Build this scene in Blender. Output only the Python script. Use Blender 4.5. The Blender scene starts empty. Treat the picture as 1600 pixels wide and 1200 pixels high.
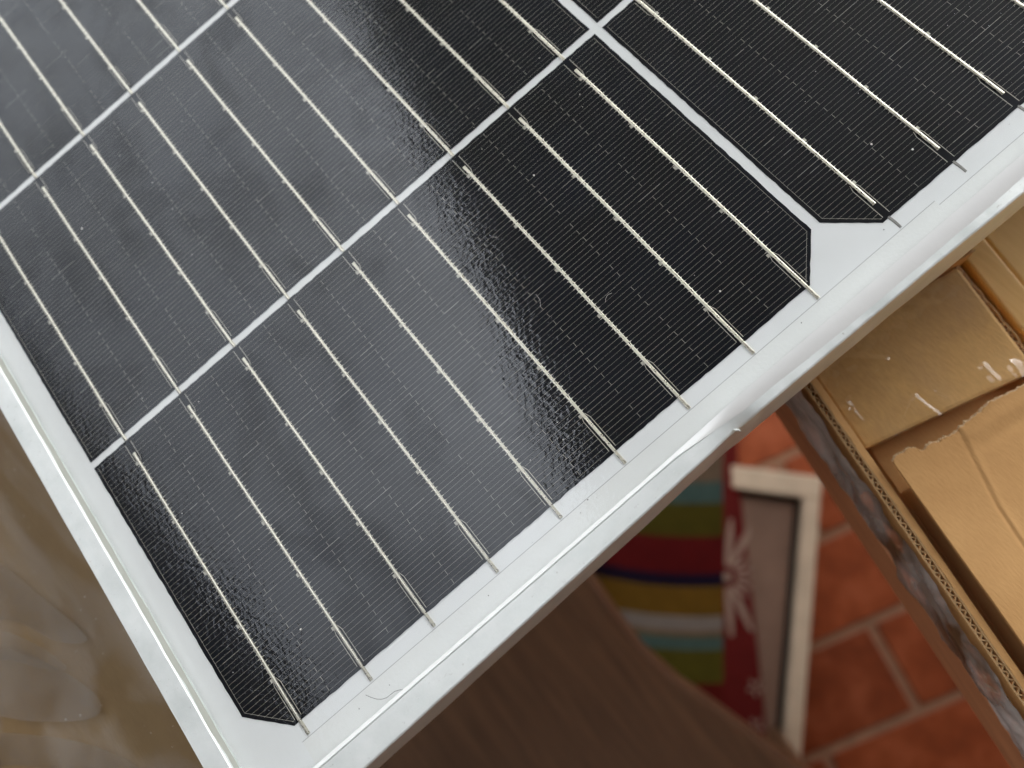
import bpy, bmesh, math, random
from mathutils import Vector, Matrix, noise

# All lengths in millimetres in the frame of the solar panel (x along its near edge, y up its face,
# z = 0 the plane of the cells), turned into metres with the floor at z = 0.
FLOOR = -900.0
def V(x, y, z):
    return Vector((x * 0.001, y * 0.001, (z - FLOOR) * 0.001))

S = bpy.context.scene
COL = S.collection
rnd = random.Random(7)

# ------------------------------------------------------------------ camera
cam = bpy.data.cameras.new('camera')
camo = bpy.data.objects.new('camera', cam)
COL.objects.link(camo)
RIGHT = Vector((0.75821939, -0.61964281, -0.2028451))
UP = Vector((0.6517599, 0.72876015, 0.2100421))
FWD = Vector((-0.01767435, 0.2914643, -0.95641841))
mw = Matrix.Identity(4)
for i in range(3):
    mw[i][0], mw[i][1], mw[i][2] = RIGHT[i], UP[i], -FWD[i]
mw.translation = V(96.7536, -22.3463, 163.0184)
camo.matrix_world = mw
cam.sensor_width = 36.0
cam.lens = 1150.0 / 1600.0 * 36.0
cam.clip_start = 0.01
cam.clip_end = 200.0
cam.dof.use_dof = True
cam.dof.focus_distance = 0.166
cam.dof.aperture_fstop = 8.5
S.camera = camo

# ------------------------------------------------------------------ sky, sun, exposure
SUN_DIR = Vector((0.62, 0.30, 1.0)).normalized()
el = math.asin(SUN_DIR.z)
az = math.atan2(SUN_DIR.x, SUN_DIR.y)
W = bpy.data.worlds.new("World")
S.world = W
W.use_nodes = True
nt = W.node_tree
bg = nt.nodes['Background']
sky = nt.nodes.new('ShaderNodeTexSky')
sky.sky_type = 'NISHITA'
sky.sun_disc = False
sky.sun_elevation = el
sky.sun_rotation = az
sky.dust_density = 3.0
hsv = nt.nodes.new('ShaderNodeHueSaturation')          # overcast: the blue is veiled by cloud
hsv.inputs['Saturation'].default_value = 0.12
nt.links.new(sky.outputs[0], hsv.inputs['Color'])
tc = nt.nodes.new('ShaderNodeTexCoord')
ns = nt.nodes.new('ShaderNodeTexNoise')
ns.inputs['Scale'].default_value = 5.5
ns.inputs['Detail'].default_value = 6.0
ns.inputs['Roughness'].default_value = 0.55
nt.links.new(tc.outputs['Generated'], ns.inputs['Vector'])
mr = nt.nodes.new('ShaderNodeMapRange')
mr.inputs['From Min'].default_value = 0.35
mr.inputs['From Max'].default_value = 0.65
mr.inputs['To Min'].default_value = 0.86
mr.inputs['To Max'].default_value = 1.12
nt.links.new(ns.outputs['Fac'], mr.inputs['Value'])
mul = nt.nodes.new('ShaderNodeMixRGB')
mul.blend_type = 'MULTIPLY'
mul.inputs['Fac'].default_value = 1.0
nt.links.new(hsv.outputs[0], mul.inputs['Color1'])
# overcast luminance: the zenith three times as bright as the horizon
sep = nt.nodes.new('ShaderNodeSeparateXYZ')
nt.links.new(tc.outputs['Generated'], sep.inputs[0])
cie = nt.nodes.new('ShaderNodeMapRange')
for k_, v_ in zip(('From Min', 'From Max', 'To Min', 'To Max'), (0.0, 1.0, 0.55, 1.5)):
    cie.inputs[k_].default_value = v_
nt.links.new(sep.outputs['Z'], cie.inputs['Value'])
cm = nt.nodes.new('ShaderNodeMath'); cm.operation = 'MULTIPLY'
nt.links.new(cie.outputs[0], cm.inputs[0])
nt.links.new(mr.outputs[0], cm.inputs[1])
nt.links.new(cm.outputs[0], mul.inputs['Color2'])
nt.links.new(mul.outputs[0], bg.inputs['Color'])
bg.inputs['Strength'].default_value = 0.15

sun = bpy.data.lights.new('sun', 'SUN')
sun.energy = 0.8
sun.angle = math.radians(15)
sun.color = (1.0, 0.97, 0.93)
suno = bpy.data.objects.new('sun', sun)
suno.rotation_euler = SUN_DIR.to_track_quat('Z', 'Y').to_euler()
COL.objects.link(suno)

S.view_settings.view_transform = 'Standard'
S.view_settings.look = 'None'
S.view_settings.gamma = 1.0
S.view_settings.exposure = 1.82
S.cycles.use_denoising = True
S.cycles.max_bounces = 8
S.cycles.transparent_max_bounces = 12
S.cycles.sample_clamp_indirect = 6.0

# ------------------------------------------------------------------ helpers
class B:
    """Collects faces; coordinates in panel millimetres."""
    def __init__(s):
        s.v, s.f, s.m = [], [], []
    def face(s, pts, mi=0):
        n = len(s.v)
        s.v += [tuple(p) for p in pts]
        s.f.append(list(range(n, n + len(pts))))
        s.m.append(mi)
    def box(s, x0, x1, y0, y1, z0, z1, fr=None, mi=0):
        c = [(x0, y0), (x1, y0), (x1, y1), (x0, y1)]
        if fr:
            c = [fr(*p) for p in c]
        s.prism(c, z0, z1, mi)
    def prism(s, poly, z0, z1, mi=0, top_mi=None):
        n = len(s.v); k = len(poly)
        s.v += [(p[0], p[1], z0) for p in poly] + [(p[0], p[1], z1) for p in poly]
        s.f.append(list(range(n + k - 1, n - 1, -1))); s.m.append(mi)
        s.f.append(list(range(n + k, n + 2 * k))); s.m.append(mi if top_mi is None else top_mi)
        for i in range(k):
            j = (i + 1) % k
            s.f.append([n + i, n + j, n + k + j, n + k + i]); s.m.append(mi)
    def grid(s, rows, mi=0, closed=False):
        n = len(s.v); w = len(rows[0])
        for r in rows:
            s.v += [tuple(p) for p in r]
        for i in range(len(rows) - 1):
            for j in range(w if closed else w - 1):
                j2 = (j + 1) % w
                s.f.append([n + i * w + j, n + i * w + j2, n + (i + 1) * w + j2, n + (i + 1) * w + j]); s.m.append(mi)
    def mesh(s, name, mats, origin=(0, 0, FLOOR), bevel=0.0, smooth=None, weld=False, segs=2):
        me = bpy.data.meshes.new(name)
        o = origin
        me.from_pydata([((x - o[0]) * 0.001, (y - o[1]) * 0.001, (z - o[2]) * 0.001) for x, y, z in s.v], [], s.f)
        for mt in mats:
            me.materials.append(mt)
        me.polygons.foreach_set('material_index', s.m)
        if bevel or weld:
            bm = bmesh.new(); bm.from_mesh(me)
            if weld:
                bmesh.ops.remove_doubles(bm, verts=bm.verts, dist=1e-6)
            if bevel:
                ed = [e for e in bm.edges if len(e.link_faces) == 2 and e.calc_face_angle(0) > 0.5]
                bmesh.ops.bevel(bm, geom=ed, offset=bevel * 0.001, segments=segs, profile=0.5, affect='EDGES')
            bmesh.ops.recalc_face_normals(bm, faces=bm.faces)
            bm.to_mesh(me); bm.free()
        if smooth is not None:
            me.shade_smooth()
            me.set_sharp_from_angle(angle=math.radians(smooth))
        me.update()
        return me

def thing(name, label, cat, loc=(0, 0, FLOOR), group=None, kind=None):
    o = bpy.data.objects.new(name, None)
    o.empty_display_size = 0.05
    o.location = V(*loc)
    COL.objects.link(o)
    if label: o['label'] = label
    if cat: o['category'] = cat
    if group: o['group'] = group
    if kind: o['kind'] = kind
    o['o'] = list(loc)
    return o

def add(name, me, parent=None, loc=(0, 0, 0), kind=None, label=None):
    o = bpy.data.objects.new(name, me)
    o.location = Vector(loc) * 0.001
    COL.objects.link(o)
    if parent: o.parent = parent
    if kind: o['kind'] = kind
    if label: o['label'] = label
    return o

def part(name, b, mats, parent, kind=None, label=None, **kw):
    org = tuple(parent['o']) if 'o' in parent else tuple(parent.parent['o'])
    return add(name, b.mesh(name, mats, origin=org, **kw), parent, kind=kind, label=label)

def sstep(a, b, x):
    t = min(1.0, max(0.0, (x - a) / (b - a)))
    return t * t * (3 - 2 * t)

def nz(x, y, z=0.0):
    return noise.noise(Vector((x, y, z)))

# ------------------------------------------------------------------ materials
class Mat:
    def schlick(s, f0, normal=None):
        """mirror share of a clear sheet, the same seen from either side."""
        g = s.node('ShaderNodeNewGeometry'); d = s.node('ShaderNodeVectorMath', operation='DOT_PRODUCT')
        s.link(g.outputs['Incoming'], d.inputs[0]); s.link(normal if normal else g.outputs['Normal'], d.inputs[1])
        c = s.math('SUBTRACT', 1.0, s.math('MINIMUM', s.math('ABSOLUTE', d.outputs['Value'], 0.0), 1.0))
        return s.math('ADD', f0, s.math('MULTIPLY', s.math('POWER', c, 5.0), 1.0 - f0))
    def __init__(s, name, color=(.5, .5, .5), rough=.5, metal=0.0, spec=0.5):
        s.m = bpy.data.materials.new(name); s.m.use_nodes = True
        s.t = s.m.node_tree; s.n = s.t.nodes
        s.p = s.n['Principled BSDF']; s.out = s.n['Material Output']
        s.p.inputs['Base Color'].default_value = (*color, 1)
        s.p.inputs['Roughness'].default_value = rough
        s.p.inputs['Metallic'].default_value = metal
        s.p.inputs['Specular IOR Level'].default_value = spec
        s.co = None
    def node(s, t, **kw):
        n = s.n.new(t)
        for k, v in kw.items():
            setattr(n, k, v)
        return n
    def link(s, a, b): s.t.links.new(a, b)
    def coord(s, scale=(1, 1, 1), rot=(0, 0, 0)):          # object coordinates in millimetres
        tc = s.node('ShaderNodeTexCoord'); mp = s.node('ShaderNodeMapping')
        mp.inputs['Scale'].default_value = [1000 * q for q in scale]
        mp.inputs['Rotation'].default_value = rot
        s.link(tc.outputs['Object'], mp.inputs['Vector'])
        return mp.outputs[0]
    def noise(s, vec, scale, detail=3.0, rough=0.5, dist=0.0):
        n = s.node('ShaderNodeTexNoise')
        n.inputs['Scale'].default_value = scale; n.inputs['Detail'].default_value = detail
        n.inputs['Roughness'].default_value = rough; n.inputs['Distortion'].default_value = dist
        s.link(vec, n.inputs['Vector'])
        return n.outputs['Fac']
    def ramp(s, fac, stops):
        r = s.node('ShaderNodeValToRGB'); e = r.color_ramp.elements
        while len(e) < len(stops): e.new(0.5)
        for q, (p, c) in zip(e, stops):
            q.position = p; q.color = (*c, 1) if len(c) == 3 else c
        s.link(fac, r.inputs['Fac'])
        return r.outputs['Color']
    def rng(s, fac, a, b, c, d):
        m = s.node('ShaderNodeMapRange')
        for k, v in zip(('From Min', 'From Max', 'To Min', 'To Max'), (a, b, c, d)):
            m.inputs[k].default_value = v
        s.link(fac, m.inputs['Value'])
        return m.outputs[0]
    def math(s, op, a, b):
        m = s.node('ShaderNodeMath', operation=op)
        for i, q in enumerate((a, b)):
            if isinstance(q, (int, float)): m.inputs[i].default_value = q
            else: s.link(q, m.inputs[i])
        return m.outputs[0]
    def mix(s, fac, a, b, mode='MIX'):
        m = s.node('ShaderNodeMixRGB', blend_type=mode)
        for i, q in zip((0, 1, 2), (fac, a, b)):
            if isinstance(q, (int, float)): m.inputs[i].default_value = q
            elif isinstance(q, tuple): m.inputs[i].default_value = (*q, 1)
            else: s.link(q, m.inputs[i])
        return m.outputs[0]
    def bump(s, h, dist_mm, strength=1.0, target=None):
        b = s.node('ShaderNodeBump')
        b.inputs['Distance'].default_value = dist_mm * 0.001; b.inputs['Strength'].default_value = strength
        s.link(h, b.inputs['Height'])
        s.link(b.outputs[0], (target or s.p).inputs['Normal'])
        return b.outputs[0]
    def base(s, c): s.link(c, s.p.inputs['Base Color'])
    def rough(s, c): s.link(c, s.p.inputs['Roughness'])

def mat_cell():
    k = Mat('silicon', (0.006, 0.008, 0.014), 0.5, 0, 0.12)
    c = k.noise(k.coord(), 0.03, 3)
    k.base(k.ramp(c, [(0.3, (0.0025, 0.0028, 0.004)), (0.7, (0.0035, 0.005, 0.010))]))
    return k.m
def mat_silver(name, col, rough, metal):
    k = Mat(name, col, rough, metal)
    c = k.noise(k.coord(), 0.9, 4, 0.6)
    k.base(k.ramp(c, [(0.3, tuple(q * 0.78 for q in col)), (0.7, col)]))
    k.rough(k.rng(c, 0.3, 0.7, rough - 0.08, rough + 0.12))
    k.bump(c, 0.012)
    return k.m
def mat_white(name, col, rough=0.5, grain=0.0, spec=0.4):
    k = Mat(name, col, rough, 0, spec)
    v = k.coord()
    c = k.noise(v, 0.05, 5, 0.6)
    k.base(k.ramp(c, [(0.3, tuple(q * 0.95 for q in col)), (0.7, col)]))
    if grain:
        k.bump(k.noise(v, 1.2, 2), grain)
    return k.m
def mat_glass():
    k = Mat('panel_glass')
    k.n.remove(k.p)
    v = k.coord()
    vo = k.node('ShaderNodeTexVoronoi', feature='SMOOTH_F1')
    vo.inputs['Scale'].default_value = 0.85
    vo.inputs['Smoothness'].default_value = 0.6
    vo.inputs['Randomness'].default_value = 0.9
    k.link(v, vo.inputs['Vector'])
    n = k.noise(v, 1.1, 2, 0.5, 0.4)
    h = k.math('ADD', k.math('MULTIPLY', vo.outputs['Distance'], 0.55), n)
    gl = k.node('ShaderNodeBsdfGlossy'); gl.inputs['Roughness'].default_value = 0.015
    gl.inputs['Color'].default_value = (0.90, 0.945, 1.0, 1)
    bn = k.bump(h, 0.031, 1.0, gl)
    tr = k.node('ShaderNodeBsdfTransparent'); tr.inputs['Color'].default_value = (0.965, 0.98, 0.972, 1)
    fr = k.schlick(0.037, bn)
    # smeared patches: a thin dirty film that changes how strongly the glass mirrors
    sm = k.noise(k.coord((1, 0.6, 1), (0, 0, 0.5)), 0.055, 9, 0.74, 0.4)
    f = k.math('MULTIPLY', fr, k.rng(sm, 0.38, 0.52, 0.66, 1.06))
    m1 = k.node('ShaderNodeMixShader')
    k.link(f, m1.inputs[0]); k.link(tr.outputs[0], m1.inputs[1]); k.link(gl.outputs[0], m1.inputs[2])
    # dust film and specks
    df = k.node('ShaderNodeBsdfDiffuse'); df.inputs['Color'].default_value = (0.6, 0.58, 0.54, 1)
    d1 = k.rng(k.noise(v, 0.04, 4, 0.6), 0.4, 0.75, 0.0006, 0.005)
    m2 = k.node('ShaderNodeMixShader')
    k.link(d1, m2.inputs[0]); k.link(m1.outputs[0], m2.inputs[1]); k.link(df.outputs[0], m2.inputs[2])
    k.link(m2.outputs[0], k.out.inputs['Surface'])
    return k.m
def mat_clear():
    k = Mat('bonded_underside')
    k.n.remove(k.p)
    tr = k.node('ShaderNodeBsdfTransparent')
    k.link(tr.outputs[0], k.out.inputs['Surface'])
    return k.m
def mat_alu():
    k = Mat('anodised_aluminium', (0.86, 0.88, 0.87), 0.42, 0.4)
    v = k.coord()
    c = k.noise(v, 0.12, 6, 0.65)
    f = k.noise(v, 2.4, 3, 0.6)
    col = k.ramp(c, [(0.3, (0.70, 0.745, 0.72)), (0.7, (0.82, 0.85, 0.83))])
    g = k.noise(v, 0.7, 6, 0.75)                               # grime spots and scuffs
    col = k.mix(k.rng(g, 0.62, 0.72, 0.0, 0.55), col, (0.30, 0.28, 0.24))
    sc = k.noise(k.coord((0.25, 2.2, 1), (0, 0, 0.65)), 1.1, 4, 0.7)
    col = k.mix(k.rng(sc, 0.63, 0.70, 0.0, 0.35), col, (0.93, 0.94, 0.93))
    k.base(col)
    k.rough(k.rng(c, 0.3, 0.7, 0.32, 0.52))
    k.bump(k.math('ADD', k.math('MULTIPLY', f, 0.25), k.noise(v, 0.28, 3)), 0.07)
    return k.m
def mat_film(name, tint=(1, 1, 1), rough=0.08, haze=0.05, bump=0.0, scale=0.05, ior=1.5, hz=(0.045, 5, 1.0, 0.4, 0.75)):
    k = Mat(name); k.n.remove(k.p)
    v = k.coord()
    gl = k.node('ShaderNodeBsdfGlossy'); gl.inputs['Roughness'].default_value = rough
    bn = None
    if bump:
        h = k.noise(v, scale, 3, 0.5, 0.8)
        bn = k.bump(h, bump, 1.0, gl)
    fr = k.schlick(((ior - 1) / (ior + 1)) ** 2 * 1.8, bn)
    tr = k.node('ShaderNodeBsdfTransparent'); tr.inputs['Color'].default_value = (*tint, 1)
    df = k.node('ShaderNodeBsdfDiffuse'); df.inputs['Color'].default_value = (0.75, 0.73, 0.7, 1)
    hz = k.rng(k.noise(k.coord((1, 0.55, 1), (0, 0, 0.5)), hz[0], hz[1], 0.55, hz[2]), hz[3], hz[4], 0.0, haze)
    m1 = k.node('ShaderNodeMixShader'); m2 = k.node('ShaderNodeMixShader')
    k.link(fr, m1.inputs[0]); k.link(tr.outputs[0], m1.inputs[1]); k.link(gl.outputs[0], m1.inputs[2])
    k.link(hz, m2.inputs[0]); k.link(m1.outputs[0], m2.inputs[1]); k.link(df.outputs[0], m2.inputs[2])
    k.link(m2.outputs[0], k.out.inputs['Surface'])
    return k.m
def mat_kraft(name, a, b, rough=0.8, sc=0.035):
    k = Mat(name, a, rough, 0, 0.25)
    v = k.coord()
    c1 = k.noise(v, sc, 5, 0.6); c2 = k.noise(k.coord((1, 0.25, 1), (0, 0, 0.3)), 1.6, 3, 0.6)
    col = k.ramp(k.math('ADD', k.math('MULTIPLY', c1, 0.8), k.math('MULTIPLY', c2, 0.2)), [(0.36, a), (0.64, b)])
    k.base(col)
    k.bump(k.math('ADD', c2, k.noise(v, 0.09, 3)), 0.09)
    return k.m
def mat_wood(name, a, b, rot=0.0, rough=0.45, sc=1.0):
    k = Mat(name, a, rough, 0, 0.4)
    v = k.coord((1 * sc, 0.07 * sc, 1 * sc), (0, 0, rot))
    n = k.noise(v, 0.12, 5, 0.6, 1.2); f = k.noise(v, 0.9, 3, 0.6)
    h = k.math('ADD', k.math('MULTIPLY', n, 0.75), k.math('MULTIPLY', f, 0.25))
    k.base(k.ramp(h, [(0.34, a), (0.66, b)]))
    k.bump(f, 0.08)
    return k.m
def mat_tile():
    k = Mat('terracotta', (0.2, 0.05, 0.02), 0.55, 0, 0.2)
    oi = k.node('ShaderNodeObjectInfo')
    v = k.coord()
    c = k.noise(v, 0.02, 5, 0.6)
    col = k.ramp(c, [(0.28, (0.13, 0.030, 0.010)), (0.5, (0.21, 0.049, 0.015)), (0.72, (0.30, 0.085, 0.034))])
    col = k.mix(1.0, col, k.ramp(oi.outputs['Random'], [(0, (0.82, 0.8, 0.8)), (1, (1.1, 1.08, 1.05))]), 'MULTIPLY')
    k.base(col); k.bump(k.noise(v, 0.4, 3), 0.15)
    return k.m
def mat_plain(name, col, rough=0.6, var=0.12, scale=0.05, spec=0.2):
    k = Mat(name, col, rough, 0, spec)
    c = k.noise(k.coord(), scale, 5, 0.6)
    k.base(k.ramp(c, [(0.3, tuple(q * (1 - var) for q in col)), (0.7, tuple(q * (1 + var) for q in col))]))
    return k.m
def mat_ground():
    k = Mat('paved_ground', (0.33, 0.1, 0.04), 0.6)
    v = k.coord((1, 1, 1), (0, 0, 0.253))
    br = k.node('ShaderNodeTexBrick')
    br.inputs['Scale'].default_value = 1.0
    br.inputs['Brick Width'].default_value = 256; br.inputs['Row Height'].default_value = 116
    br.inputs['Mortar Size'].default_value = 6
    br.inputs['Color1'].default_value = (0.21, 0.05, 0.016, 1); br.inputs['Color2'].default_value = (0.26, 0.07, 0.026, 1)
    br.inputs['Mortar'].default_value = (0.2, 0.14, 0.1, 1)
    k.link(v, br.inputs['Vector']); k.base(br.outputs['Color'])
    return k.m

M_CELL = mat_cell()
M_FING = mat_silver('silver_paste', (0.56, 0.53, 0.46), 0.55, 0.2)
M_RIB = mat_silver('tinned_ribbon', (0.66, 0.62, 0.52), 0.28, 0.88)
M_BACK = mat_white('white_backsheet', (0.81, 0.815, 0.815))
M_STRIP = mat_white('white_insulation_film', (0.80, 0.80, 0.785), grain=0.05)
M_EDGE = mat_plain('film_edge', (0.45, 0.45, 0.45))
M_SEAL = mat_white('silicone_sealant', (0.80, 0.81, 0.79), 0.4, 0.015)
M_SEAL2 = mat_white('yellowed_sealant', (0.40, 0.41, 0.36), 0.8, 0.05)
M_GLASS, M_CLEAR, M_ALU = mat_glass(), mat_clear(), mat_alu()
M_SPECK = mat_plain('pale_dust', (0.8, 0.78, 0.72)); M_DARK = mat_plain('dark_dirt_and_gap_shade', (0.05, 0.045, 0.04))  # the dark one serves dirt specks and the shade in the frame's gap
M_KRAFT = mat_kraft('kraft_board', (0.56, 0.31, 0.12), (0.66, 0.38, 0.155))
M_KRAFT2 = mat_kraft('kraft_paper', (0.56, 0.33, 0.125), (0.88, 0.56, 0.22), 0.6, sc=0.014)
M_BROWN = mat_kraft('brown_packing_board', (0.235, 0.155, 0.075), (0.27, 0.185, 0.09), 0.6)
M_LINER = mat_kraft('corrugated_liner', (0.36, 0.23, 0.11), (0.46, 0.30, 0.15))
M_FILM = mat_film('clear_stretch_film', (0.97, 0.96, 0.94), 0.14, 0.12, 0.7, 0.03, hz=(0.016, 3, 2.6, 0.44, 0.60))
M_FOLD = mat_film('doubled_film', (0.97, 0.96, 0.94), 0.16, 0.07, 0.5, 0.05, hz=(0.05, 4, 1.0, 0.2, 0.6))
M_FILM2 = mat_film('clear_parcel_film', (0.97, 0.96, 0.95), 0.07, 0.07, 0.5, 0.06)
M_PLY = mat_kraft('torn_paper_ply', (0.60, 0.42, 0.24), (0.74, 0.55, 0.34))
M_FILM3 = mat_film('crumpled_film_shaded', (0.52, 0.50, 0.47), 0.14, 0.75, 0.9, 0.1, 2.4)  # dark tint stands for the carton wall's shade, pale haze for the film's glints
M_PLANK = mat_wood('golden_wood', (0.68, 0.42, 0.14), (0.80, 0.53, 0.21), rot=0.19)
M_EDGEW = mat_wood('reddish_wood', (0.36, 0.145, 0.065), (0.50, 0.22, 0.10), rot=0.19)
M_SEAT = mat_wood('brown_wood', (0.078, 0.038, 0.017), (0.165, 0.086, 0.041), rot=-0.9, rough=0.6)
M_TILE = mat_tile()
M_MORTAR = mat_plain('mortar', (0.24, 0.135, 0.082), 0.9, 0.15)
M_GROUND = mat_ground()
M_ROOF = mat_plain('dark_roof_boards', (0.03, 0.028, 0.026), 0.8)
M_WALL = mat_plain('blocker_wall_brown', (0.15, 0.105, 0.07), 0.85)
M_WPAINT = mat_plain('worn_white_paint', (0.50, 0.41, 0.30), 0.6, 0.12, 0.03)
M_BOARD = mat_plain('pinkish_board', (0.16, 0.10, 0.07), 0.7, 0.15, 0.02)
STRIPE = [('beige', (0.0864, 0.0612, 0.0396)), ('teal', (0.0360, 0.0612, 0.0540)), ('olive', (0.0414, 0.0342, 0.0042)), ('red', (0.0612, 0.0042, 0.0042)),
          ('navy', (0.0072, 0.0042, 0.0126)), ('mustard', (0.0972, 0.0522, 0.0072)), ('grey', (0.1512, 0.1296, 0.1116)), ('sand', (0.1080, 0.0720, 0.0360)),
          ('teal', (0.0468, 0.0792, 0.0684)), ('olive', (0.0576, 0.0504, 0.0072)), ('red', (0.0720, 0.0072, 0.0054))]
M_STRIPE = [mat_plain('paper_' + n, c, 0.6, spec=0.05) for n, c in STRIPE]
M_REDP = mat_plain('red_paper', (0.085, 0.009, 0.008), 0.6, spec=0.06)
M_DAISY = mat_plain('pale_print', (0.24, 0.17, 0.13), 0.6)

# ------------------------------------------------------------------ setting: ground, tiles, unseen roof, added light-blocking walls
b = B(); b.face([(-9000, -9000, -911), (9000, -9000, -911), (9000, 9000, -911), (-9000, 9000, -911)])
add('ground', b.mesh('ground', [M_GROUND], origin=(0, 0, FLOOR)), kind='structure').location = V(0, 0, FLOOR)

CA, SA = math.cos(-0.253), math.sin(-0.253)
def tile_xy(t, v):      # t along the courses, v across them
    return (t * CA + v * -SA, t * SA + v * CA)
b = B(); b.box(-900, 1300, -900, 900, -910, -903, fr=tile_xy)
fl = add('floor', b.mesh('floor', [M_MORTAR]), kind='structure'); fl.location = V(0, 0, FLOOR)
fl['o'] = [0, 0, FLOOR]
tb = B()
tb.box(-122.5, 122.5, -52.5, 52.5, -909, -900)
tme = tb.mesh('tile', [M_TILE], bevel=2.0)
for i in range(-8, 3):
    for j in range(-2, 4):
        t = 285 - 128 + 256 * j + (128 if i % 2 == 0 else 0)
        vv = -247 + 116 * (i + 1)
        x, y = tile_xy(t, vv)
        o = add('tile', tme, fl, (x, y, rnd.uniform(-0.8, 0.6)))
        o.rotation_euler = (rnd.uniform(-.002, .002), rnd.uniform(-.002, .002), -0.253)

b = B(); b.box(-4300, 2500, -1620, -1500, FLOOR - 12, 2300)
pw = B(); pw.box(-4300, 2500, 1560, 1700, FLOOR - 12, -60)  # unseen low walls, added to keep horizon light off the floor
pwo = add('light_blocker_low_wall', pw.mesh('light_blocker_low_wall', [M_WALL], origin=(0, 1630, FLOOR)), kind='structure'); pwo.location = V(0, 1630, FLOOR)
for sx, px_ in ((-1, -2600), (1, 2700)):
    pw = B(); pw.box(px_ - 70, px_ + 70, -1490, 1550, FLOOR - 12, -60)
    pwo = add('light_blocker_low_wall', pw.mesh('light_blocker_low_wall', [M_WALL], origin=(px_, 0, FLOOR)), kind='structure'); pwo.location = V(px_, 0, FLOOR)
hw = add('light_blocker_wall', b.mesh('light_blocker_wall', [M_WALL], origin=(0, -1560, FLOOR)), kind='structure'); hw.location = V(0, -1560, FLOOR)  # unseen wall, added to block side light from the near side
ro = thing('unseen_roof', 'dark boarded terrace roof in two halves with an open strip between', 'roof', (0, 0, FLOOR), kind='structure')  # unseen; gives the glass its bright strip between dark sides
for poly in ([(-1140, 60), (-1160, 380), (-1370, 2270), (-1560, 4200), (-4200, 4200), (-4200, 60)],
             [(-62, 60), (26, 332), (570, 2340), (1075, 4200), (2350, 4200), (2350, 60)],
             [(-4200, -1500), (2350, -1500), (2350, 59), (-4200, 59)]):  # near slab closes the strip so floor and seat stay dark
    b = B(); b.prism(poly, 2200, 2280); part('roof_slab', b, [M_ROOF], ro)
for x, y in ((-4100, -1400), (-4100, 4100), (2250, -1400), (2250, 4100)):
    b = B(); b.box(x - 60, x + 60, y - 60, y + 60, FLOOR, 2200); part('post', b, [M_ROOF], ro)

# ------------------------------------------------------------------ solar panel
PZ = -25.0
pan = thing('solar_panel', 'white framed dark solar panel with shiny ribbons lying across the cartons', 'solar panel', (0, 0, PZ))
XL, YB = -7.9, -10.3           # where glass meets frame
XR, YT = 517.0, 349.0
# bottom rail is knocked inward and its lip covered with smeared sealant towards the right
def lerp_pts(x, pts):
    if x <= pts[0][0]: return pts[0][1]
    for (xa, ya), (xb, yb) in zip(pts, pts[1:]):
        if x <= xb: return ya + (yb - ya) * (x - xa) / (xb - xa)
    return pts[-1][1]
def dent(x): return sstep(110, 128, x)
def lip_y(x): return lerp_pts(x, [(-14, -10.9), (110, -9.75), (128, -11.2), (165, -12.0), (200, -11.9), (260, -11.0), (520, -10.3)]) + dent(x) * 0.28 * nz(x * 0.11, 3.3) + 0.06 * nz(x * 0.3, 1.1)
def out_y(x):
    return lerp_pts(x, [(-14, -17.9), (20, -17.0), (116, -13.95), (122, -13.55), (127, -13.75), (176, -14.25), (195, -14.7), (300, -16.0), (520, -16.5)]) + 0.05 * nz(x * 0.2, 9.7)
def chip(x): return math.exp(-((x - 125.5) / 3.2) ** 2)
ZT = 3.2
def bottom_profile(x):
    yl, yo, c = lip_y(x), out_y(x), chip(x)
    u = 0.10 * nz(x * 0.25, 5.0)
    return [(yl, 0.4), (yl, ZT - 0.25), (yl - 0.25, ZT), ((yl + yo) / 2, ZT + u - 0.5 * c), (yo + 0.5, ZT + u * 0.6 - 1.0 * c), (yo + 0.14, ZT - 0.14 - 1.2 * c), (yo, ZT - 0.55 - 1.0 * c),
            (yo - 0.30 - 0.8 * c, -5.0), (yo - 0.75 + 0.25 * nz(x * .05, 4), -24.2), (yo - 0.2, PZ), (0.0, PZ), (0.0, -23.5), (yo + 1.8, -23.5), (yo + 1.8, -0.6), (yl + 0.0, -0.6)]
b = B()
xs = [-13.6 + 531 * (i / 300) for i in range(301)]
rows = []
for x in xs:
    pr = bottom_profile(x)
    row = []
    for y, z in pr:
        # mitre at both ends
        n = max(0.0, -(y - YB))
        xx = x
        if x == xs[0]: xx = XL - min(n, 7.0) * (5.6 / 6.8) if y < YB else XL
        if x == xs[-1]: xx = XR + n
        row.append((xx, y, z))
    rows.append(row)
b.grid(rows, closed=True)
part('frame_rail', b, [M_ALU], pan, smooth=14, label='dented near frame rail with smeared sealant')
def straight_rail(p0, p1, ins, width, m0, m1):
    """rail whose inner lip runs p0-p1; ins = unit vector pointing outward."""
    b = B(); rows = []
    N = 120
    d = Vector((p1[0] - p0[0], p1[1] - p0[1])); L = d.length; d /= L
    pr = [(0, 0.4), (0, ZT - 0.25), (0.25, ZT), (width * 0.5, ZT), (width - 0.45, ZT), (width - 0.12, ZT - 0.12), (width, ZT - 0.5), (width, -24.5), (width - 0.5, PZ), (width - 16, PZ),
          (width - 16, -23.5), (width - 1.8, -23.5), (width - 1.8, -0.6), (0, -0.6)]
    for i in range(N + 1):
        s = i / N
        row = []
        for n, z in pr:
            nn = max(0.0, n)
            t = -nn * m0 + s * (L + nn * (m0 + m1))
            wob = 0.06 * nz(t * 0.11, n * 0.4, ins[0]) if 0 < i < N else 0
            zz = z + (0.06 * nz(t * 0.2, 7) if z > 2 else 0)
            row.append((p0[0] + d.x * t + ins[0] * (n + wob), p0[1] + d.y * t + ins[1] * (n + wob), zz))
        rows.append(row)
    b.grid(rows, closed=True)
    return b
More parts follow.
